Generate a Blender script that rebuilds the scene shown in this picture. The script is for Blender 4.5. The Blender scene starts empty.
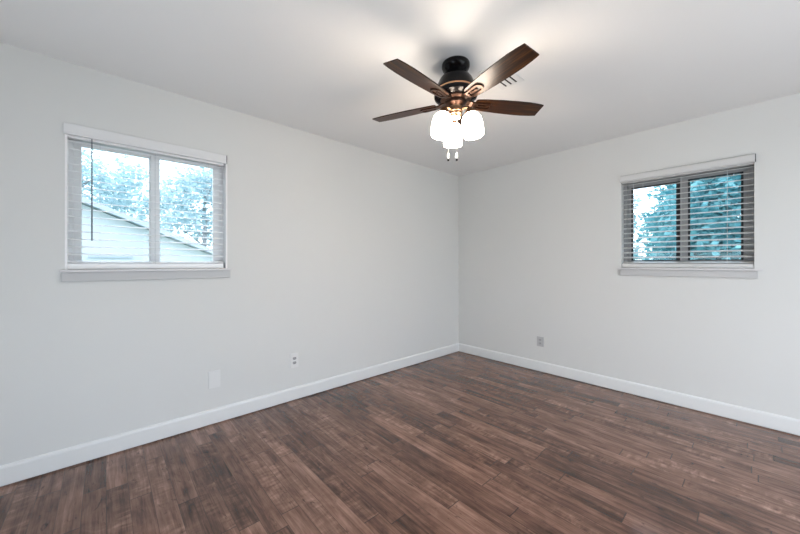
import bpy, bmesh, math, random
from mathutils import Vector, Matrix
C = bpy.context.scene
R = math.radians
random.seed(7)

# ------------------------------------------------------------------ camera
cam_d = bpy.data.cameras.new('camera'); cam = bpy.data.objects.new('camera', cam_d)
C.collection.objects.link(cam); C.camera = cam
cam.location = (0, 0, 1.225); cam.rotation_euler = (R(90), 0, R(47.65))
cam_d.sensor_width = 36; cam_d.lens = 36 * 323.7 / 800; cam_d.shift_y = -3.5 / 800
cam_d.clip_start = 0.02

# ------------------------------------------------------------------ world, lights, exposure
W = bpy.data.worlds.new('world'); C.world = W; W.use_nodes = True
wn = W.node_tree; wn.nodes.clear()
sky = wn.nodes.new('ShaderNodeTexSky'); sky.sky_type = 'NISHITA'
sky.sun_disc = False; sky.sun_elevation = R(48); sky.sun_rotation = R(200)
sky.air_density = 1.0; sky.dust_density = 3.0; sky.ozone_density = 1.0
haz = wn.nodes.new('ShaderNodeMixRGB'); haz.blend_type = 'MIX'; haz.inputs[0].default_value = 0.6
haz.inputs[2].default_value = (6.0, 6.9, 7.9, 1)          # bright thin overcast over the clear sky
bg = wn.nodes.new('ShaderNodeBackground'); bg.inputs[1].default_value = 0.62
wo = wn.nodes.new('ShaderNodeOutputWorld')
wn.links.new(sky.outputs[0], haz.inputs[1]); wn.links.new(haz.outputs[0], bg.inputs[0]); wn.links.new(bg.outputs[0], wo.inputs[0])

def area(name, loc, rot, sx, sy, power, col):
    d = bpy.data.lights.new(name, 'AREA'); d.shape = 'RECTANGLE'; d.size = sx; d.size_y = sy
    d.energy = power; d.color = col
    o = bpy.data.objects.new(name, d); C.collection.objects.link(o)
    o.location = loc; o.rotation_euler = rot
    return o
# fill lights added behind the camera, standing in for daylight through unseen openings
area('fill_light_front', (-0.75, -1.44, 0.30), (R(154), 0, R(8)), 1.4, 0.6, 24, (0.80, 0.915, 1.0))
area('fill_light_right', (1.62, 1.65, 1.05), (R(104), 0, R(66)), 2.2, 1.9, 23, (1.0, 0.985, 0.955))

vs = C.view_settings
vs.view_transform = 'Standard'; vs.look = 'None'; vs.gamma = 1; vs.use_curve_mapping = False
vs.exposure = 0.06
C.display_settings.display_device = 'sRGB'

# ------------------------------------------------------------------ material helpers
def mat(name, col, rough=0.5, metal=0.0, spec=0.5, coat=0.0):
    m = bpy.data.materials.new(name); m.use_nodes = True
    b = m.node_tree.nodes['Principled BSDF']
    b.inputs['Base Color'].default_value = (*col, 1); b.inputs['Roughness'].default_value = rough
    b.inputs['Metallic'].default_value = metal; b.inputs['Specular IOR Level'].default_value = spec
    b.inputs['Coat Weight'].default_value = coat; b.inputs['Coat Roughness'].default_value = 0.15
    return m
class NB:
    """tiny node builder"""
    def __init__(s, m): s.t = m.node_tree; s.b = s.t.nodes.get('Principled BSDF')
    def n(s, kind, **kw):
        x = s.t.nodes.new(kind)
        for k, v in kw.items(): setattr(x, k, v)
        return x
    def link(s, a, b): s.t.links.new(a, b)
    def m(s, op, a, b=None, c=None, clamp=False):
        x = s.n('ShaderNodeMath', operation=op, use_clamp=clamp)
        for i, v in enumerate((a, b, c)):
            if v is None: continue
            if isinstance(v, (int, float)): x.inputs[i].default_value = v
            else: s.link(v, x.inputs[i])
        return x.outputs[0]
    def comb(s, a, b, c):
        x = s.n('ShaderNodeCombineXYZ')
        for i, v in enumerate((a, b, c)):
            if isinstance(v, (int, float)): x.inputs[i].default_value = v
            else: s.link(v, x.inputs[i])
        return x.outputs[0]
    def noise(s, vec, scale=1, detail=4, rough=0.5, dist=0):
        x = s.n('ShaderNodeTexNoise'); x.inputs['Scale'].default_value = scale
        x.inputs['Detail'].default_value = detail; x.inputs['Roughness'].default_value = rough
        x.inputs['Distortion'].default_value = dist
        s.link(vec, x.inputs['Vector']); return x.outputs['Fac']
    def ramp(s, fac, stops):
        x = s.n('ShaderNodeValToRGB'); e = x.color_ramp.elements
        while len(e) < len(stops): e.new(0.5)
        for el, (p, c) in zip(e, stops): el.position = p; el.color = (*c, 1)
        s.link(fac, x.inputs[0]); return x.outputs[0]
    def mix(s, kind, f, a, b):
        x = s.n('ShaderNodeMixRGB', blend_type=kind)
        for i, v in enumerate((f, a, b)):
            if isinstance(v, (int, float)): x.inputs[i].default_value = v
            elif isinstance(v, tuple): x.inputs[i].default_value = (*v, 1)
            else: s.link(v, x.inputs[i])
        return x.outputs[0]
    def bump(s, h, strength, dist):
        x = s.n('ShaderNodeBump'); x.inputs['Strength'].default_value = strength; x.inputs['Distance'].default_value = dist
        s.link(h, x.inputs['Height']); s.link(x.outputs[0], s.b.inputs['Normal'])
    def coord(s): return s.n('ShaderNodeTexCoord').outputs['Object']

def paint(name, col, bumpy=0.15):
    m = mat(name, col, 0.75, spec=0.25); q = NB(m)
    co = q.coord(); h = q.noise(co, 140, 3, 0.6)
    q.bump(h, bumpy, 0.002)
    big = q.noise(co, 1.3, 2)
    q.link(q.mix('MULTIPLY', 1.0, q.ramp(big, [(0.3, (0.985, 0.985, 0.985)), (0.7, (1, 1, 1))]), col), q.b.inputs['Base Color'])
    return m
M = {}
M['wall'] = paint('wall_paint', (0.665, 0.668, 0.66))
M['ceiling'] = paint('ceiling_paint', (0.80, 0.80, 0.795), 0.3)
M['trim'] = mat('trim_paint', (0.73, 0.735, 0.735), 0.35)
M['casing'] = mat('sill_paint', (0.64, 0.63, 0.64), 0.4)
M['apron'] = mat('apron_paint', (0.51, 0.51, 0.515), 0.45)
M['vinyl'] = mat('vinyl_frame', (0.86, 0.85, 0.86), 0.4)
M['vinyl_shaded'] = mat('vinyl_frame_shaded', (0.34, 0.34, 0.35), 0.45)  # vinyl of the back window, darkened in colour for the shade behind its slats
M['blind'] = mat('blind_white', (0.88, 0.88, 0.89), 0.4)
M['blind_shaded'] = mat('blind_white_shaded', (0.60, 0.60, 0.60), 0.4)  # white blind greyed in its colour for the shade at the back window
M['valance'] = mat('valance_white', (0.73, 0.73, 0.74), 0.4)
M['cord'] = mat('cord_white', (0.6, 0.62, 0.64), 0.6)
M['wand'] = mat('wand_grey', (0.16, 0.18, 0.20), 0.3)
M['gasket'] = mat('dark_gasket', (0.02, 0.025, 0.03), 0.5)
M['plate'] = mat('plate_white', (0.715, 0.715, 0.715), 0.35)
M['plate_grey'] = mat('plate_pale_grey', (0.46, 0.46, 0.47), 0.4)
M['slot'] = mat('outlet_dark', (0.05, 0.05, 0.05), 0.6)
M['receptacle'] = mat('receptacle_grey', (0.33, 0.33, 0.34), 0.45)
M['bronze_black'] = mat('bronze_black', (0.003, 0.0025, 0.003), 0.2, metal=0.0, spec=0.2)
M['bronze'] = mat('aged_bronze', (0.038, 0.018, 0.011), 0.35, metal=0.8)
M['copper'] = mat('copper_trim', (0.55, 0.30, 0.17), 0.28, metal=0.9)
M['brass'] = mat('antique_brass', (0.20, 0.12, 0.07), 0.35, metal=0.85)
M['chain'] = mat('chain_metal', (0.7, 0.68, 0.62), 0.3, metal=0.8)
M['crystal'] = mat('fob_white', (0.85, 0.85, 0.85), 0.15)
M['dark_cavity'] = mat('dark_duct', (0.02, 0.02, 0.02), 0.8)

# glass pane: clear with a Fresnel reflection
def glass_mat(name, tint):
    m = bpy.data.materials.new(name); m.use_nodes = True; t = m.node_tree; t.nodes.clear()
    tr = t.nodes.new('ShaderNodeBsdfTransparent'); tr.inputs[0].default_value = (*tint, 1)
    gl = t.nodes.new('ShaderNodeBsdfGlossy'); gl.inputs['Roughness'].default_value = 0.02
    fr = t.nodes.new('ShaderNodeFresnel'); fr.inputs[0].default_value = 1.3
    mx = t.nodes.new('ShaderNodeMixShader'); o = t.nodes.new('ShaderNodeOutputMaterial')
    t.links.new(fr.outputs[0], mx.inputs[0]); t.links.new(tr.outputs[0], mx.inputs[1]); t.links.new(gl.outputs[0], mx.inputs[2])
    t.links.new(mx.outputs[0], o.inputs[0]); return m
M['glass'] = glass_mat('window_glass', (0.95, 0.985, 0.985))
M['screen'] = glass_mat('insect_screen', (0.62, 0.68, 0.70))

# lit frosted lamp glass and bulb
def emit_mat(name, col, strength):
    m = mat(name, (0.9, 0.88, 0.84), 0.4); b = m.node_tree.nodes['Principled BSDF']
    b.inputs['Emission Color'].default_value = (*col, 1); b.inputs['Emission Strength'].default_value = strength
    return m
M['shade'] = emit_mat('lit_frosted_glass', (1.0, 0.85, 0.70), 37.0)
M['bulb'] = emit_mat('lit_bulb', (1.0, 0.87, 0.74), 60.0)

# dark stained hardwood planks, running along x
def floor_mat():
    m = mat('hardwood_planks', (0.1, 0.06, 0.05), 0.3); q = NB(m)
    co = q.coord(); sp = q.n('ShaderNodeSeparateXYZ'); q.link(co, sp.inputs[0]); X, Y = sp.outputs[0], sp.outputs[1]
    w = 0.09
    v = q.m('DIVIDE', q.m('SUBTRACT', Y, 0.005), w); row = q.m('FLOOR', v); fy = q.m('FRACT', v)
    r1 = q.n('ShaderNodeTexWhiteNoise', noise_dimensions='1D'); q.link(row, r1.inputs['W'])
    L = q.m('MULTIPLY_ADD', r1.outputs['Value'], 0.6, 0.6)
    rc = q.n('ShaderNodeSeparateColor'); q.link(r1.outputs['Color'], rc.inputs[0])
    u = q.m('DIVIDE', q.m('ADD', X, q.m('MULTIPLY_ADD', rc.outputs[1], 9.0, 20.0)), L)
    col = q.m('FLOOR', u); fx = q.m('FRACT', u)
    r2 = q.n('ShaderNodeTexWhiteNoise', noise_dimensions='2D'); q.link(q.comb(row, col, 0), r2.inputs['Vector'])
    tone = r2.outputs['Value']; tc = q.n('ShaderNodeSeparateColor'); q.link(r2.outputs['Color'], tc.inputs[0])
    off = q.m('MULTIPLY', tc.outputs[0], 40.0); off2 = q.m('MULTIPLY', tc.outputs[1], 40.0)
    # distances to plank edges, metres
    ey = q.m('MULTIPLY', q.m('MINIMUM', fy, q.m('SUBTRACT', 1.0, fy)), w)
    ex = q.m('MULTIPLY', q.m('MINIMUM', fx, q.m('SUBTRACT', 1.0, fx)), L)
    sy = q.m('SUBTRACT', 1.0, q.m('DIVIDE', ey, 0.0018, clamp=True), clamp=True)
    sx = q.m('SUBTRACT', 1.0, q.m('DIVIDE', ex, 0.0036, clamp=True), clamp=True)
    seam = q.m('MAXIMUM', q.m('MULTIPLY', sy, 0.8), q.m('MULTIPLY', sx, 0.95))
    # grain
    g1 = q.noise(q.comb(q.m('ADD', q.m('MULTIPLY', X, 2.2), off), q.m('ADD', q.m('MULTIPLY', Y, 34), off2), 0), 1, 6, 0.62, 0.6)
    g2 = q.noise(q.comb(q.m('ADD', q.m('MULTIPLY', X, 6), off2), q.m('ADD', q.m('MULTIPLY', Y, 150), off), 3), 1, 3, 0.6)
    cloud = q.noise(q.comb(q.m('ADD', q.m('MULTIPLY', X, 4.5), off2), q.m('ADD', q.m('MULTIPLY', Y, 9), off), 5), 1, 4, 0.6, 0.8)
    curl = q.noise(q.comb(q.m('ADD', q.m('MULTIPLY', X, 34), off), q.m('ADD', q.m('MULTIPLY', Y, 9), off2), 9), 1, 3, 0.55, 0.5)
    curlmask = q.m('MULTIPLY', q.m('GREATER_THAN', tc.outputs[2], 0.66), q.m('MULTIPLY', q.m('SUBTRACT', cloud, 0.42, clamp=True), 4.0, clamp=True))
    f = q.m('MULTIPLY_ADD', q.m('SUBTRACT', tone, 0.5), 0.30, 0.5)
    f = q.m('ADD', f, q.m('MULTIPLY', q.m('SUBTRACT', g1, 0.5), 0.95))
    f = q.m('ADD', f, q.m('MULTIPLY', q.m('SUBTRACT', g2, 0.5), 0.42))
    f = q.m('ADD', f, q.m('MULTIPLY', q.m('SUBTRACT', cloud, 0.5), 0.75))
    f = q.m('ADD', f, q.m('MULTIPLY', q.m('MULTIPLY', q.m('SUBTRACT', curl, 0.5), curlmask), 1.3))
    base = q.ramp(f, [(0.10, (0.026, 0.012, 0.008)), (0.38, (0.112, 0.056, 0.039)), (0.60, (0.205, 0.108, 0.077)), (1.0, (0.42, 0.245, 0.185))])
    tint = q.mix('MIX', q.m('MULTIPLY', tc.outputs[2], 0.5), (1.0, 1.0, 1.0), (0.95, 1.0, 1.0))
    base = q.mix('MULTIPLY', 1.0, base, tint)
    # knots and mineral streaks
    kn = q.noise(q.comb(q.m('ADD', q.m('MULTIPLY', X, 9), off), q.m('ADD', q.m('MULTIPLY', Y, 24), off2), 13), 1, 4, 0.65, 1.2)
    kf = q.m('MULTIPLY', q.m('SUBTRACT', kn, 0.60, clamp=True), 9.0, clamp=True)
    base = q.mix('MULTIPLY', q.m('MULTIPLY', kf, 0.8), base, (0.22, 0.2, 0.2))
    base = q.mix('MIX', seam, base, (0.008, 0.006, 0.005))
    q.link(base, q.b.inputs['Base Color'])
    ro = q.m('MULTIPLY_ADD', g1, 0.10, 0.11); q.link(ro, q.b.inputs['Roughness'])
    h = q.m('ADD', q.m('MULTIPLY', cloud, 0.6), q.m('MULTIPLY', g1, 0.25)); h = q.m('SUBTRACT', h, q.m('MULTIPLY', seam, 0.25))
    q.bump(h, 0.13, 0.003)
    q.b.inputs['Specular IOR Level'].default_value = 0.48
    return m
M['floor'] = floor_mat()

# lacquered walnut fan blades, grain along local x
def blade_mat():
    m = mat('walnut_blade', (0.1, 0.05, 0.03), 0.36, spec=0.28, coat=0.08); q = NB(m)
    co = q.coord(); sp = q.n('ShaderNodeSeparateXYZ'); q.link(co, sp.inputs[0])
    g = q.noise(q.comb(q.m('MULTIPLY', sp.outputs[0], 3), q.m('MULTIPLY', sp.outputs[1], 70), 0), 1, 5, 0.6, 0.4)
    q.link(q.ramp(g, [(0.3, (0.004, 0.0012, 0.0004)), (0.52, (0.020, 0.006, 0.001)), (0.8, (0.12, 0.042, 0.005))]), q.b.inputs['Base Color'])
    q.b.inputs['Coat Roughness'].default_value = 0.3
    return m
M['blade'] = blade_mat()

def leaf_mat(name, a, b):
    m = mat(name, a, 0.5); q = NB(m)
    n = q.noise(q.coord(), 2.3, 3, 0.6)
    q.link(q.ramp(n, [(0.35, a), (0.65, b)]), q.b.inputs['Base Color'])
    t = q.t; tr = t.nodes.new('ShaderNodeBsdfTranslucent'); q.link(q.ramp(n, [(0.35, a), (0.65, b)]), tr.inputs[0])
    mx = t.nodes.new('ShaderNodeMixShader'); mx.inputs[0].default_value = 0.45
    q.link(q.b.outputs[0], mx.inputs[1]); q.link(tr.outputs[0], mx.inputs[2])
    q.link(mx.outputs[0], t.nodes['Material Output'].inputs[0]); return m
M['leaf_teal'] = leaf_mat('leaf_teal', (0.06, 0.24, 0.28), (0.27, 0.57, 0.62))
M['leaf_pale'] = leaf_mat('leaf_pale', (0.30, 0.44, 0.48), (0.58, 0.69, 0.72))
M['bark'] = mat('bark', (0.30, 0.30, 0.31), 0.9)
M['lawn'] = leaf_mat('lawn_grass', (0.10, 0.30, 0.20), (0.22, 0.42, 0.30))
M['siding'] = mat('pale_siding', (0.62, 0.61, 0.63), 0.6)
M['shingle'] = mat('grey_shingle', (0.50, 0.50, 0.57), 0.8)
M['brick'] = mat('exterior_wall', (0.55, 0.5, 0.46), 0.8)

# ------------------------------------------------------------------ mesh helpers
def bx(bm, x0, x1, y0, y1, z0, z1, bev=0.0):
    r = bmesh.ops.create_cube(bm, size=1)
    for v in r['verts']:
        v.co = Vector(((x0 + x1) / 2 + v.co.x * (x1 - x0), (y0 + y1) / 2 + v.co.y * (y1 - y0), (z0 + z1) / 2 + v.co.z * (z1 - z0)))
    if bev:
        es = list({e for v in r['verts'] for e in v.link_edges})
        bmesh.ops.bevel(bm, geom=es, offset=bev, segments=2, affect='EDGES', profile=0.7)
def lathe(bm, prof, seg=40, mtx=None, closed_ends=True):
    rings = []
    for (r, z) in prof:
        rings.append([bm.verts.new((r * math.cos(2 * math.pi * i / seg), r * math.sin(2 * math.pi * i / seg), z)) for i in range(seg)])
    for a, b in zip(rings, rings[1:]):
        for i in range(seg):
            j = (i + 1) % seg; bm.faces.new((a[i], a[j], b[j], b[i]))
    if closed_ends:
        bm.faces.new(rings[0][::-1]); bm.faces.new(rings[-1])
    vs_ = [v for rg in rings for v in rg]
    if mtx is not None:
        for v in vs_: v.co = mtx @ v.co
def tube(bm, pts, rad, seg=12):
    pts = [Vector(p) for p in pts]; rings = []
    for i, p in enumerate(pts):
        d = (pts[min(i + 1, len(pts) - 1)] - pts[max(i - 1, 0)]).normalized()
        a = d.cross(Vector((0, 0, 1))) if abs(d.z) < 0.95 else d.cross(Vector((1, 0, 0)))
        a.normalize(); b = d.cross(a); rr = rad[i] if isinstance(rad, (list, tuple)) else rad
        rings.append([bm.verts.new(p + a * rr * math.cos(2 * math.pi * k / seg) + b * rr * math.sin(2 * math.pi * k / seg)) for k in range(seg)])
    for a, b in zip(rings, rings[1:]):
        for i in range(seg):
            j = (i + 1) % seg; bm.faces.new((a[i], a[j], b[j], b[i]))
    bm.faces.new(rings[0][::-1]); bm.faces.new(rings[-1])
def prism(bm, outline, z0, z1, mtx=None):
    a = [bm.verts.new((x, y, z0)) for x, y in outline]; b = [bm.verts.new((x, y, z1)) for x, y in outline]
    n = len(outline)
    bm.faces.new(a[::-1]); bm.faces.new(b)
    for i in range(n):
        j = (i + 1) % n; bm.faces.new((a[i], a[j], b[j], b[i]))
    if mtx is not None:
        for v in a + b: v.co = mtx @ v.co
def ob(name, bm, m, parent=None, smooth=False, **props):
    bmesh.ops.recalc_face_normals(bm, faces=bm.faces[:])
    me = bpy.data.meshes.new(name); bm.to_mesh(me); bm.free(); me.materials.append(m)
    if smooth:
        for p in me.polygons: p.use_smooth = True
        try: me.set_sharp_from_angle(angle=R(35))
        except Exception: pass
    o = bpy.data.objects.new(name, me); C.collection.objects.link(o)
    if parent: o.parent = parent
    for k, v in props.items(): o[k] = v
    return o
def empty(name, loc, rz=0, **props):
    o = bpy.data.objects.new(name, None); C.collection.objects.link(o)
    o.location = loc; o.rotation_euler = (0, 0, rz); o.empty_display_size = 0.1
    for k, v in props.items(): o[k] = v
    return o
def B(): return bmesh.new()
def structure(name, bm, m, parent=None):
    return ob(name, bm, m, parent, **({} if parent else {'kind': 'structure'}))

# ------------------------------------------------------------------ room shell
XL, YB, XR, YF, H, T = -2.790, 3.650, 1.45, -1.25, 2.44, 0.16
LW = (-0.178, 0.709, 1.187, 2.035)      # left window opening: y0, y1, z0, z1
BW = (-0.862, -0.004, 1.185, 2.03)      # back window opening: x0, x1, z0, z1

b = B(); bx(b, XL - T, XR + T, YF - T, YB + T, -0.2, 0); structure('floor', b, M['floor'])
b = B(); bx(b, XL - T, XR + T, YF - T, YB + T, H, H + 0.2); structure('ceiling', b, M['ceiling'])
b = B()
bx(b, XL - T, XL, YF - T, LW[0], 0, H); bx(b, XL - T, XL, LW[1], YB + T, 0, H)
bx(b, XL - T, XL, LW[0], LW[1], 0, LW[2]); bx(b, XL - T, XL, LW[0], LW[1], LW[3], H)
structure('wall_left', b, M['wall'])
b = B()
bx(b, XL, BW[0], YB, YB + T, 0, H); bx(b, BW[1], XR + T, YB, YB + T, 0, H)
bx(b, BW[0], BW[1], YB, YB + T, 0, BW[2]); bx(b, BW[0], BW[1], YB, YB + T, BW[3], H)
structure('wall_back', b, M['wall'])
# unseen sides, each with a made-up opening sized for the light it lets in
b = B()
bx(b, XR, XR + T, YF - T, 0.5, 0, H); bx(b, XR, XR + T, 2.9, YB, 0, H); bx(b, XR, XR + T, 0.5, 2.9, 2.15, H)
structure('wall_right', b, M['wall'])
b = B()
bx(b, XL, -1.5, YF - T, YF, 0, H); bx(b, 0.0, XR, YF - T, YF, 0, H); bx(b, -1.5, 0.0, YF - T, YF, 1.45, H)
structure('wall_front', b, M['wall'])

# pale slab added unseen outside both openings to bounce light up inside
b = B(); bx(b, XR + T, 7, -7, 6, -0.12, -0.04); bx(b, -4, XR + T, -7, YF - T, -0.12, -0.04)
structure('bounce_slab', b, mat('bounce_slab_concrete', (0.66, 0.65, 0.64), 0.85))
# baseboards: flat board with an eased top, a thin dark gap above the floor
def baseboard(name, p0, p1, n):
    b = B(); p0 = Vector((*p0, 0)); p1 = Vector((*p1, 0)); n = Vector((*n, 0))
    prof = [(0, 0.010), (0.014, 0.010), (0.014, 0.098), (0.011, 0.108), (0.004, 0.114), (0, 0.116)]
    r = [[b.verts.new(p + n * a + Vector((0, 0, z))) for a, z in prof] for p in (p0, p1)]
    k = len(prof)
    for i in range(k): j = (i + 1) % k; b.faces.new((r[0][i], r[0][j], r[1][j], r[1][i]))
    b.faces.new(r[0]); b.faces.new(r[1][::-1])
    structure(name, b, M['trim'])
baseboard('baseboard_left', (XL, YF), (XL, YB), (1, 0))
baseboard('baseboard_back', (XL + 0.014, YB), (XR, YB), (0, -1))

# ------------------------------------------------------------------ windows
# built in a local frame: x along the wall, y into the room (negative y is outdoors), z up; origin at the room face
def window(n, loc, rz, x0, x1, z0, z1, g, sillspan, apron, dark, label):
    fm = M['vinyl_shaded'] if dark else M['vinyl']
    """g = glass rectangles (x0,x1,z0,z1)"""
    root = empty(n, loc, rz, kind='structure')
    f0, f1 = -0.145, -0.085
    # outer frame
    b = B(); t = 0.030
    bx(b, x0, x1, f0, f1, z0, z0 + t, .002); bx(b, x0, x1, f0, f1, z1 - t, z1, .002)
    bx(b, x0, x0 + t, f0, f1, z0 + t, z1 - t, .002); bx(b, x1 - t, x1, f0, f1, z0 + t, z1 - t, .002)
    ob('window_frame', b, fm, root)
    mid = (g[0][1] + g[1][0]) / 2
    for i, (a, c, zb, zt) in enumerate(g):
        s0, s1 = ((x0 + t, mid + 0.022), (mid - 0.022, x1 - t))[i]
        ya, yb = ((-0.116, -0.090), (-0.142, -0.117))[i]
        b = B()
        bx(b, s0, s1, ya, yb, z0 + t, zb, .002); bx(b, s0, s1, ya, yb, zt, z1 - t, .002)
        bx(b, s0, a, ya, yb, zb, zt, .002); bx(b, c, s1, ya, yb, zb, zt, .002)
        sash = ob('sash', b, fm, root)
        b = B(); ym = (ya + yb) / 2; bx(b, a - .004, c + .004, ym - .002, ym + .002, zb - .004, zt + .004)
        ob('pane', b, M['glass'], sash)
        if dark:
            b = B(); w = 0.012; yg0, yg1 = yb - .004, yb + .003
            ww = 0.026 if i else 0.014
            bx(b, a, a + ww, yg0, yg1, zb, zt); bx(b, c - 0.014, c, yg0, yg1, zb, zt)
            bx(b, a + ww, c - 0.014, yg0, yg1, zt - w, zt); bx(b, a + ww, c - 0.014, yg0, yg1, zb, zb + 0.006)
            ob('gasket', b, M['gasket'], sash)
    # sash latch on the meeting stile
    if not dark:
        b = B(); bx(b, mid - .012, mid + .012, -0.090, -0.078, 1.60, 1.66, .003); ob('latch', b, M['vinyl'], root)
    if not dark:
        for xa, xb in ((x0, x0 + .011), (x1 - .011, x1)):
            b = B(); bx(b, xa, xb, -0.084, 0.003, z0 + .002, z1, .001); ob('jamb', b, M['vinyl'], root)
    # stool and apron
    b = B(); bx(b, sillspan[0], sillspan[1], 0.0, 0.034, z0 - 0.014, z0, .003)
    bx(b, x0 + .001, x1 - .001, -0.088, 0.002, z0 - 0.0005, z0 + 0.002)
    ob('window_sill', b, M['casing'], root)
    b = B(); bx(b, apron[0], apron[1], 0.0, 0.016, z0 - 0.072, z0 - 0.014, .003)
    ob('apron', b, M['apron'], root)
    return root

RL = R(-90)   # local +y -> world +x ; local +x -> world -y   (left wall)
window('window_1', (XL, 0, 0), RL, -LW[1], -LW[0], LW[2], LW[3],
       [(-0.630, -0.292, 1.232, 1.975), (-0.232, 0.110, 1.232, 1.975)], (-0.736, 0.200), (-0.728, 0.191), False, '')
RB = R(180)   # local +y -> world -y ; local +x -> world -x   (back wall)
window('window_2', (0, YB, 0), RB, -BW[1], -BW[0], BW[2], BW[3],
       [(0.062, 0.392, 1.252, 1.955), (0.448, 0.806, 1.252, 1.955)], (-0.040, 0.899), (-0.014, 0.868), True, '')

def blind(loc, rz, x0, x1, z0, z1, vx0, vx1, vz0, vz1, slat_m, tilt, wand, cords, label, rounded):
    root = empty('window_blind', loc, rz, label=label, category='blind')
    # valance across the front of the head rail
    b = B()
    if rounded:
        prof = [(0.0, vz1), (0.020, vz1), (0.028, vz1 - .004), (0.032, vz1 - .014), (0.032, vz0 + .020), (0.028, vz0 + .008), (0.020, vz0), (0.012, vz0), (0.012, vz1 - .010), (0.0, vz1 - .010)]
    else:
        prof = [(0.0, vz1), (0.014, vz1), (0.016, vz1 - .003), (0.016, vz0 + .016), (0.020, vz0 + .010), (0.020, vz0), (0.006, vz0), (0.006, vz1 - .010), (0.0, vz1 - .010)]
    r = [[b.verts.new((x, a, z)) for a, z in prof] for x in (vx0, vx1)]; k = len(prof)
    for i in range(k): j = (i + 1) % k; b.faces.new((r[0][i], r[0][j], r[1][j], r[1][i]))
    b.faces.new(r[0]); b.faces.new(r[1][::-1])
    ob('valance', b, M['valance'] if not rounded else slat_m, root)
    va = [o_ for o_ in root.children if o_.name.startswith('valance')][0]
    b = B(); bx(b, vx0 - .004, vx0 + .0005, 0.0, 0.030 if rounded else 0.018, vz0 + .002, vz1 - .002, .001); ob('dark_end', b, M['gasket'], va)  # dark piece paints in the shadow at the valance's end
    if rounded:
        b = B(); bx(b, vx0, vx1, 0.0, 0.010, vz1 - .002, vz1 + .004); ob('shadow_strip', b, M['wand'], va)  # dark strip put in as the valance's shadow line on the wall
    b = B(); bx(b, x0, x1, -0.062, -0.008, z1 - 0.045, z1 - .001, .002); ob('head_rail', b, slat_m, root)
    # slats
    zb = z0 + 0.052; zt = z1 - 0.058; n = 17; b = B()
    for i in range(n):
        z = zb + (zt - zb) * i / (n - 1)
        pts = []
        for j in range(5):
            s = (j - 2) / 2; pts.append((-0.036 + s * 0.0245 * math.cos(tilt), z + s * 0.0245 * math.sin(tilt) + 0.0016 * (1 - s * s)))
        th_ = 0.0028
        up = [[b.verts.new((x, a, c)) for a, c in pts] for x in (x0, x1)]
        dn = [[b.verts.new((x, a, c - th_)) for a, c in pts] for x in (x0, x1)]
        for j in range(4):
            b.faces.new((up[0][j], up[0][j + 1], up[1][j + 1], up[1][j])); b.faces.new((dn[0][j], dn[1][j], dn[1][j + 1], dn[0][j + 1]))
        for e in (0, 1):
            for j in range(4): b.faces.new((up[e][j], up[e][j + 1], dn[e][j + 1], dn[e][j]))
        b.faces.new((up[0][0], up[1][0], dn[1][0], dn[0][0])); b.faces.new((up[0][4], up[1][4], dn[1][4], dn[0][4]))
    ob('slats', b, slat_m, root)
    b = B(); bx(b, x0, x1, -0.062, -0.010, z0 + .004, z0 + 0.038, .004); br = ob('bottom_rail', b, slat_m, root)
    for xe in (x0, x1):
        s = -1 if xe == x0 else 1
        b = B(); bx(b, *sorted((xe, xe + s * .005)), -0.060, -0.008, z0 + .006, z0 + 0.038, .001); ob('dark_end', b, M['wand'], br)  # dark end caps of the bottom rail
    # ladder strings
    for xc in cords:
        b = B()
        for yy in (-0.011, -0.061): tube(b, [(xc, yy, z1 - .045), (xc, yy, z0 + .03)], 0.0008, 6)
        ob('ladder_cord', b, M['cord'], root)
    # tilt wand
    xw, zw0, zw1, wm, wr = wand
    b = B(); tube(b, [(xw, 0.006, zw1), (xw, 0.007, zw0 + .02), (xw, 0.007, zw0)], [wr * .7, wr, wr], 10)
    ob('tilt_wand', b, wm, root)
    return root
blind((XL, 0, 0), RL, -0.686, 0.172, LW[2], LW[3], -0.700, 0.182, 2.001, 2.068, M['blind'], R(-12),
      (0.060, 1.366, 2.000, M['wand'], 0.0042), (-0.58, -0.26, 0.023),
      'bright white slatted blind with a dark hanging tilt wand, over the left wall\'s window', False)
blind((0, YB, 0), RB, 0.006, 0.858, BW[2], BW[3], 0.0, 0.866, 1.993, 2.055, M['blind_shaded'], R(-15),
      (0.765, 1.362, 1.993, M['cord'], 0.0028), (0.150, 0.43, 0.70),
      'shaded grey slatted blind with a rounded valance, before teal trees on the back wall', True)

# ------------------------------------------------------------------ outlets and plates (x along wall, y out of wall, z up)
def plate(bm, w, h, t=0.008): bx(bm, -w / 2, w / 2, -.001, t, -h / 2, h / 2, .002)
def duplex(loc, rz, w, h, label, pm, rm):
    root = empty('wall_outlet', loc, rz, label=label, category='outlet')
    b = B(); plate(b, w, h); ob('cover_plate', b, pm, root)
    for s in (1, -1):
        b = B(); prof = []
        for i in range(20):
            a = 2 * math.pi * i / 20; prof.append((0.0165 * math.cos(a), max(-.012, min(.012, 0.0165 * math.sin(a)))))
        mt = Matrix.Translation((0, 0.0078, s * 0.0195)) @ Matrix.Rotation(R(-90), 4, 'X')
        prism(b, [(x, y) for x, y in prof], 0, 0.003, mt)
        rc = ob('receptacle', b, rm, root)
        b = B(); zc = s * 0.0195
        bx(b, -.0075, -.0055, .0106, .0114, zc - .001, zc + .008); bx(b, .0055, .0075, .0106, .0114, zc, zc + .007)
        bx(b, -.002, .002, .0106, .0114, zc - .009, zc - .005)
        ob('socket_slots', b, M['slot'], rc)
    b = B(); lathe(b, [(0.003, 0), (0.003, .0015), (.0015, .002)], 12, Matrix.Translation((0, .0078, 0)) @ Matrix.Rotation(R(-90), 4, 'X'))
    ob('screw', b, pm, root)
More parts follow.
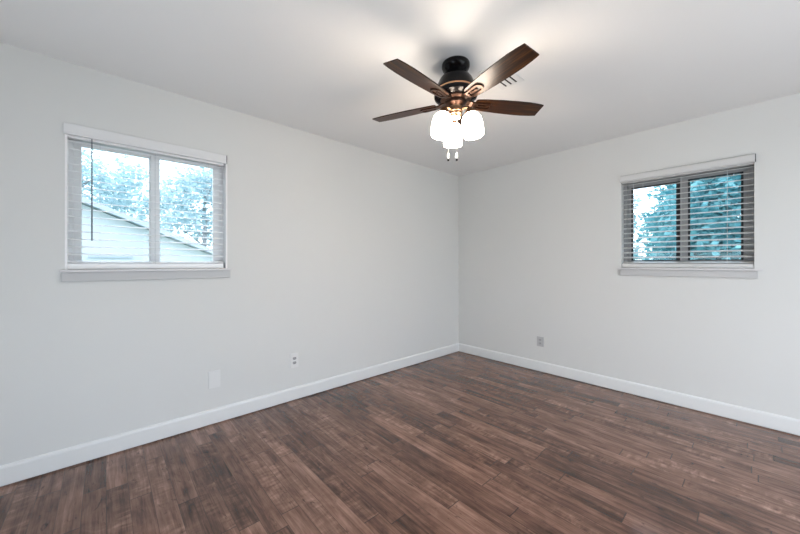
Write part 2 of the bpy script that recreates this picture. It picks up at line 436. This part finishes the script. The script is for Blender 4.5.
duplex((XL, 1.256, 0.355), RL, 0.074, 0.128, 'white electrical outlet with two grey sockets, low on the left wall', M['plate'], M['receptacle'])
duplex((-1.640, YB, 0.341), RB, 0.076, 0.110, 'small pale grey outlet low on the back wall', M['plate_grey'], mat('receptacle_pale', (0.38, 0.38, 0.39), 0.45))
root = empty('blank_plate', (XL, 0.620, 0.340), RL, label='blank white wall plate low on the left wall, left of the outlet', category='wall plate')
b = B(); plate(b, 0.080, 0.130); ob('cover_plate', b, M['plate'], root)
for s in (1, -1):
    b = B(); lathe(b, [(0.003, 0), (0.003, .0015), (.0015, .002)], 12, Matrix.Translation((0, .0078, s * .042)) @ Matrix.Rotation(R(-90), 4, 'X'))
    ob('screw', b, M['plate'], root)

# ------------------------------------------------------------------ ceiling register
vr = empty('ceiling_vent', (-1.108, 1.90, H), 0, label='small white slotted air vent on the ceiling behind a fan blade', category='vent')
b = B(); wx, wy, fw = 0.080, 0.150, 0.018
bx(b, -wx, wx, -wy, -wy + fw, -.006, 0, .001); bx(b, -wx, wx, wy - fw, wy, -.006, 0, .001)
bx(b, -wx, -wx + fw, -wy + fw, wy - fw, -.006, 0, .001); bx(b, wx - fw, wx, -wy + fw, wy - fw, -.006, 0, .001)
ob('vent_frame', b, M['trim'], vr)
b = B(); bx(b, -wx + fw, wx - fw, -wy + fw, wy - fw, -.0012, 0); ob('backing', b, M['dark_cavity'], vr)
for xa, xb in ((-.062, -.043), (-.031, -.006), (.006, .031), (.043, .062)):
    b = B(); bx(b, xa, xb, -wy + fw, wy - fw, -.0055, -.004, .0005); ob('louver', b, M['trim'], vr)

# ------------------------------------------------------------------ ceiling fan
FX, FY = -1.2287, 1.5791
fan = empty('ceiling_fan', (FX, FY, H), 0, label='five-blade ceiling fan with walnut blades and three lit glass shades', category='ceiling fan')
fan.scale = (1.0285,) * 3          # a 44-inch fan
def Z(z): return z - 1.225 - (H - 1.225) / 1.0285
b = B(); lathe(b, [(0.079, 0), (0.082, -.006), (0.082, -.020), (0.076, -.034), (0.064, -.044), (0.056, -.052)], 48); ob('canopy', b, M['bronze_black'], fan, True)
b = B(); lathe(b, [(0.052, Z(2.362)), (0.060, Z(2.346)), (0.080, Z(2.330)), (0.098, Z(2.306)), (0.110, Z(2.278)), (0.116, Z(2.252)), (0.117, Z(2.236)), (0.124, Z(2.230)),
                  (0.128, Z(2.218)), (0.125, Z(2.206)), (0.110, Z(2.198)), (0.088, Z(2.194)), (0.070, Z(2.193))], 56)
mh = ob('motor_housing', b, M['bronze_black'], fan, True)
b = B(); lathe(b, [(0.112, Z(2.2445)), (0.1188, Z(2.243)), (0.1198, Z(2.238)), (0.1190, Z(2.233)), (0.112, Z(2.2315))], 56); ob('trim_band', b, M['copper'], mh, True)
b = B(); lathe(b, [(0.085, Z(2.196)), (0.090, Z(2.193)), (0.088, Z(2.187)), (0.075, Z(2.184)), (0.070, Z(2.181)), (0.055, Z(2.180))], 48); ob('flywheel', b, M['bronze'], fan, True)

# blades in local coordinates: x outward, y sideways, z = 0 at the blade plane
ZB = 2.174; PITCH = R(-11.7)
def blade_outline():
    st = [(0.118, 0.036), (0.130, 0.043), (0.18, 0.0490), (0.28, 0.056), (0.38, 0.0590), (0.45, 0.0585), (0.50, 0.0545), (0.53, 0.0505), (0.5435, 0.0480)]
    top = [(x, w) for x, w in st]; bot = [(x, -w) for x, w in st[::-1]]
    return top + bot
for k in range(5):
    ang = R(57.775 + 72 * k)
    b = B(); prism(b, blade_outline(), 0.0, 0.006)
    bl = ob('blade', b, M['blade'], fan); bl.location = (0, 0, Z(ZB)); bl.rotation_euler = (PITCH, 0, ang)
    # bracket: looped plate under the blade with a neck climbing to the flywheel
    b = B(); SH = -0.036
    lo = [(0.232 + SH + 0.030 * math.cos(a), 0.030 * math.sin(a)) for a in [math.pi / 2 - math.pi * i / 12 for i in range(13)]]
    li = [(0.230 + SH + 0.019 * math.cos(a), 0.019 * math.sin(a)) for a in [math.pi / 2 - math.pi * i / 12 for i in range(13)]]
    outer = [(0.148 + SH, 0.024)] + lo + [(0.148 + SH, -0.024)]
    inner = [(0.160 + SH, 0.014)] + li + [(0.160 + SH, -0.014)]
    n = len(outer); zt, zl = -0.0005, -0.008
    va = [[b.verts.new((x, y, z)) for x, y in o] for o, z in ((outer, zt), (inner, zt), (outer, zl), (inner, zl))]
    for i in range(n):
        j = (i + 1) % n
        b.faces.new((va[0][i], va[0][j], va[1][j], va[1][i])); b.faces.new((va[2][i], va[3][i], va[3][j], va[2][j]))
        b.faces.new((va[0][i], va[2][i], va[2][j], va[0][j])); b.faces.new((va[1][i], va[1][j], va[3][j], va[3][i]))
    bx(b, 0.172 + SH, 0.222 + SH, -0.006, 0.006, -.0075, -.0005, .002)
    # neck up to the flywheel
    for (xa, za), (xb, zb_) in zip([(0.120, -0.004), (0.100, 0.000), (0.086, 0.007)], [(0.100, 0.000), (0.086, 0.007), (0.064, 0.010)]):
        w0, w1 = 0.024 - (0.12 - xa) * 0.1, 0.024 - (0.12 - xb) * 0.1
        q = [b.verts.new(p) for p in ((xa, w0, za + .004), (xa, -w0, za + .004), (xb, -w1, zb_ + .004), (xb, w1, zb_ + .004), (xa, w0, za - .004), (xa, -w0, za - .004), (xb, -w1, zb_ - .004), (xb, w1, zb_ - .004))]
        for f in ((0, 1, 2, 3), (7, 6, 5, 4), (0, 4, 5, 1), (1, 5, 6, 2), (2, 6, 7, 3), (3, 7, 4, 0)): b.faces.new([q[i] for i in f])
    br = ob('blade_bracket', b, M['bronze'], bl)

# switch housing and light kit
b = B(); lathe(b, [(0.060, Z(2.182)), (0.064, Z(2.176)), (0.060, Z(2.164)), (0.046, Z(2.156)), (0.040, Z(2.150))], 40); ob('switch_housing', b, M['bronze'], fan, True)
b = B(); lathe(b, [(0.040, Z(2.152)), (0.037, Z(2.146)), (0.037, Z(2.138)), (0.040, Z(2.134)), (0.040, Z(2.122)), (0.036, Z(2.118)), (0.036, Z(2.108)), (0.030, Z(2.100)), (0.018, Z(2.096))], 40)
lk = ob('light_fitter', b, M['brass'], fan, True)
b = B(); lathe(b, [(0.016, Z(2.099)), (0.029, Z(2.098)), (0.031, Z(2.093)), (0.028, Z(2.087)), (0.019, Z(2.086)), (0.012, Z(2.090))], 32); ob('finial', b, M['copper'], lk, True)
def shade_profile():
    o = [(0.021, 0.0), (0.034, -.004), (0.045, -.014), (0.053, -.030), (0.058, -.052), (0.060, -.078), (0.059, -.102), (0.0565, -.122), (0.0555, -.134)]
    i = [(r - .003, z) for r, z in o[::-1]]
    return o + i
for k in range(3):
    a = R(47.65 + 90 + 120 * k); d = Vector((math.cos(a), math.sin(a), 0))
    rt, zt = 0.090, Z(2.092); tilt = R(9)
    ax = (Vector((0, 0, 1)) * math.cos(tilt) - d * math.sin(tilt))
    mt = Matrix.Translation(d * rt + Vector((0, 0, zt))) @ ax.to_track_quat('Z', 'Y').to_matrix().to_4x4()
    b = B()
    tube(b, [d * 0.030 + Vector((0, 0, Z(2.128))), d * 0.055 + Vector((0, 0, Z(2.136))), d * 0.075 + Vector((0, 0, Z(2.132))), d * 0.084 + Vector((0, 0, Z(2.118)))], 0.0085, 12)
    ob('lamp_arm', b, M['brass'], lk, True)
    b = B(); lathe(b, [(0.010, .034), (0.020, .030), (0.026, .018), (0.033, .006), (0.035, -.004), (0.030, -.005)], 28, mt)
    ob('socket_cap', b, M['brass'], lk, True)
    b = B(); lathe(b, shade_profile(), 40, mt, closed_ends=False); sh = ob('lamp_shade', b, M['shade'], fan, True)
    b = B(); lathe(b, [(0.004, -.005), (0.012, -.008), (0.014, -.030), (0.024, -.055), (0.028, -.075), (0.024, -.093), (0.012, -.103), (0.003, -.105)], 24, mt)
    ob('bulb', b, M['bulb'], sh, True)
# pull chains hang on the side towards the room
th = R(47.65); vx, vy = -math.sin(th), math.cos(th)
for off, back_, zend in ((-0.047, -0.020, 1.832), (0.001, -0.030, 1.830)):
    p = Vector((off * math.cos(th) + back_ * vx, off * math.sin(th) + back_ * vy, 0))
    b = B()
    z = Z(2.112 if off < -.01 else 2.100); zz = Z(zend + 0.040)
    tube(b, [p * .75 + Vector((0, 0, z)), p + Vector((0, 0, z - .012)), p + Vector((0, 0, zz))], 0.0011, 6)
    ch = ob('pull_chain', b, M['chain'], fan)
    b = B(); mt = Matrix.Translation(p + Vector((0, 0, Z(zend))))
    lathe(b, [(0.0015, .042), (0.0045, .036), (0.0075, .022), (0.0078, .014), (0.005, .006), (0.003, .004)], 16, mt)
    fo = ob('fob', b, M['crystal'], ch, True)
    b = B(); lathe(b, [(0.004, .006), (0.0062, .002), (0.0062, -.003), (0.003, -.006)], 16, mt); ob('fob_tip', b, M['bronze_black'], fo, True)

# ------------------------------------------------------------------ outdoors
b = B(); bx(b, -60, 40, -40, 60, -0.75, -0.60); ob('lawn', b, M['lawn'], kind='structure')

def tree(name, x, y, h, rx, rz_, n, leaf, m, seed, label, cat='tree', group=None):
    rnd = random.Random(seed); zg = -0.6
    t = empty(name, (x, y, zg), 0, label=label, category=cat)
    if group: t['group'] = group
    b = B()
    tube(b, [(0, 0, 0), (0.05, 0.02, h * .3), (0.0, 0.08, h * .6), (0.05, 0, h * .9)], [0.16, 0.12, 0.07, 0.02], 10)
    cl = []
    for i in range(16):
        a = rnd.uniform(0, 6.28); z0 = h * rnd.uniform(.18, .7); l = rx * rnd.uniform(.5, .95)
        e = Vector((l * math.cos(a), l * math.sin(a), z0 + rnd.uniform(.1, .5) * l))
        tube(b, [(0, 0, z0), tuple(e * 0.5 + Vector((0, 0, z0 * .5 + .05))), tuple(e)], [0.05, 0.03, 0.01], 6)
    ob('trunk', b, M['bark'], t)
    # leaf clumps
    verts, faces = [], []
    ncl = max(20, n // 90)
    for i in range(ncl):
        u = rnd.uniform(-1, 1); a = rnd.uniform(0, 6.28); rr = rnd.uniform(.35, 1) ** .6
        s = math.sqrt(1 - u * u)
        cl.append(Vector((rx * s * math.cos(a) * rr, rx * s * math.sin(a) * rr, h - rz_ + rz_ * u * rr)))
    for i in range(n):
        c = rnd.choice(cl); sg = rx * 0.10 + .06
        p = c + Vector((rnd.gauss(0, sg), rnd.gauss(0, sg), rnd.gauss(0, sg * .7)))
        if p.z < 0.05: continue
        d1 = Vector((rnd.uniform(-1, 1), rnd.uniform(-1, 1), rnd.uniform(-.9, .5))).normalized()
        d2 = d1.cross(Vector((rnd.uniform(-1, 1), rnd.uniform(-1, 1), rnd.uniform(-1, 1)))).normalized()
        L = leaf * rnd.uniform(.6, 1.3); wv = L * .32; k0 = len(verts)
        verts += [p, p + d1 * L * .5 + d2 * wv, p + d1 * L, p + d1 * L * .5 - d2 * wv]
        faces.append((k0, k0 + 1, k0 + 2, k0 + 3))
    me = bpy.data.meshes.new('foliage'); me.from_pydata([tuple(v) for v in verts], [], faces); me.materials.append(m)
    o = bpy.data.objects.new('foliage', me); C.collection.objects.link(o); o.parent = t
    return t
# beyond the back wall's window
tree('leafy_tree', -0.05, 7.4, 4.6, 1.15, 2.5, 26000, 0.12, M['leaf_teal'], 3, 'dense teal-green tree filling the right pane of the back window')
tree('leafy_tree', -1.02, 10.6, 4.6, 0.78, 2.3, 10000, 0.13, M['leaf_teal'], 5, 'slimmer teal tree right of the bright gap in the left pane of the back window')
tree('leafy_tree', -3.25, 11.8, 5.0, 0.9, 2.6, 5000, 0.14, M['leaf_pale'], 8, 'paler tree at the left edge of the back window, beyond the bright gap')
# beyond the left wall's window
tree('leafy_tree', -16.9, 3.3, 6.2, 2.4, 3.2, 9000, 0.20, M['leaf_pale'], 11, 'pale tree seen through the right half of the left window')
tree('leafy_tree', -22.5, -1.2, 8.2, 3.6, 4.4, 11000, 0.26, M['leaf_pale'], 12, 'pale tree rising behind the neighbouring roof, left half of the left window')

# neighbouring outbuilding with a gable end and a roof edge sloping down to the right
hb = empty('neighbouring_house', (-10.0, -2.4, -0.6), 0, label='pale neighbouring house with a sloping grey roof outside the left window', category='house')
zr = lambda y: 2.61 - 0.43 * (y + 0.31)
y_ap, y_ev = -2.4, 2.3
b = B(); out = []
pts = [(-4.7, 0), (4.7, 0), (4.7, zr(y_ev) + 0.6 - .1), (0, zr(y_ap) + 0.6 - .1), (-4.7, zr(y_ev) + .6 - .1)]
a_ = [b.verts.new((0, y, z)) for y, z in pts]; c_ = [b.verts.new((-3.2, y, z)) for y, z in pts]
b.faces.new(a_); b.faces.new(c_[::-1])
for i in range(5): j = (i + 1) % 5; b.faces.new((a_[i], a_[j], c_[j], c_[i]))
ob('house_wall', b, M['siding'], hb)
b = B()
for s in (1, -1):
    e = 5.1; zt0 = zr(y_ap) + .6; ze = zt0 - .43 * e
    q = [b.verts.new(p) for p in ((.3, 0, zt0 + .03), (.3, s * e, ze + .03), (-3.5, s * e, ze + .03), (-3.5, 0, zt0 + .03), (.3, 0, zt0 - .08), (.3, s * e, ze - .08), (-3.5, s * e, ze - .08), (-3.5, 0, zt0 - .08))]
    for f in ((0, 1, 2, 3), (7, 6, 5, 4), (0, 4, 5, 1), (1, 5, 6, 2), (2, 6, 7, 3), (3, 7, 4, 0)): b.faces.new([q[i] for i in f])
ob('roof', b, M['shingle'], hb)
b = B(); bx(b, 0.0, 0.04, 2.12, 2.88, 1.955, 2.02, .004); ob('gable_vent', b, M['shingle'], hb)
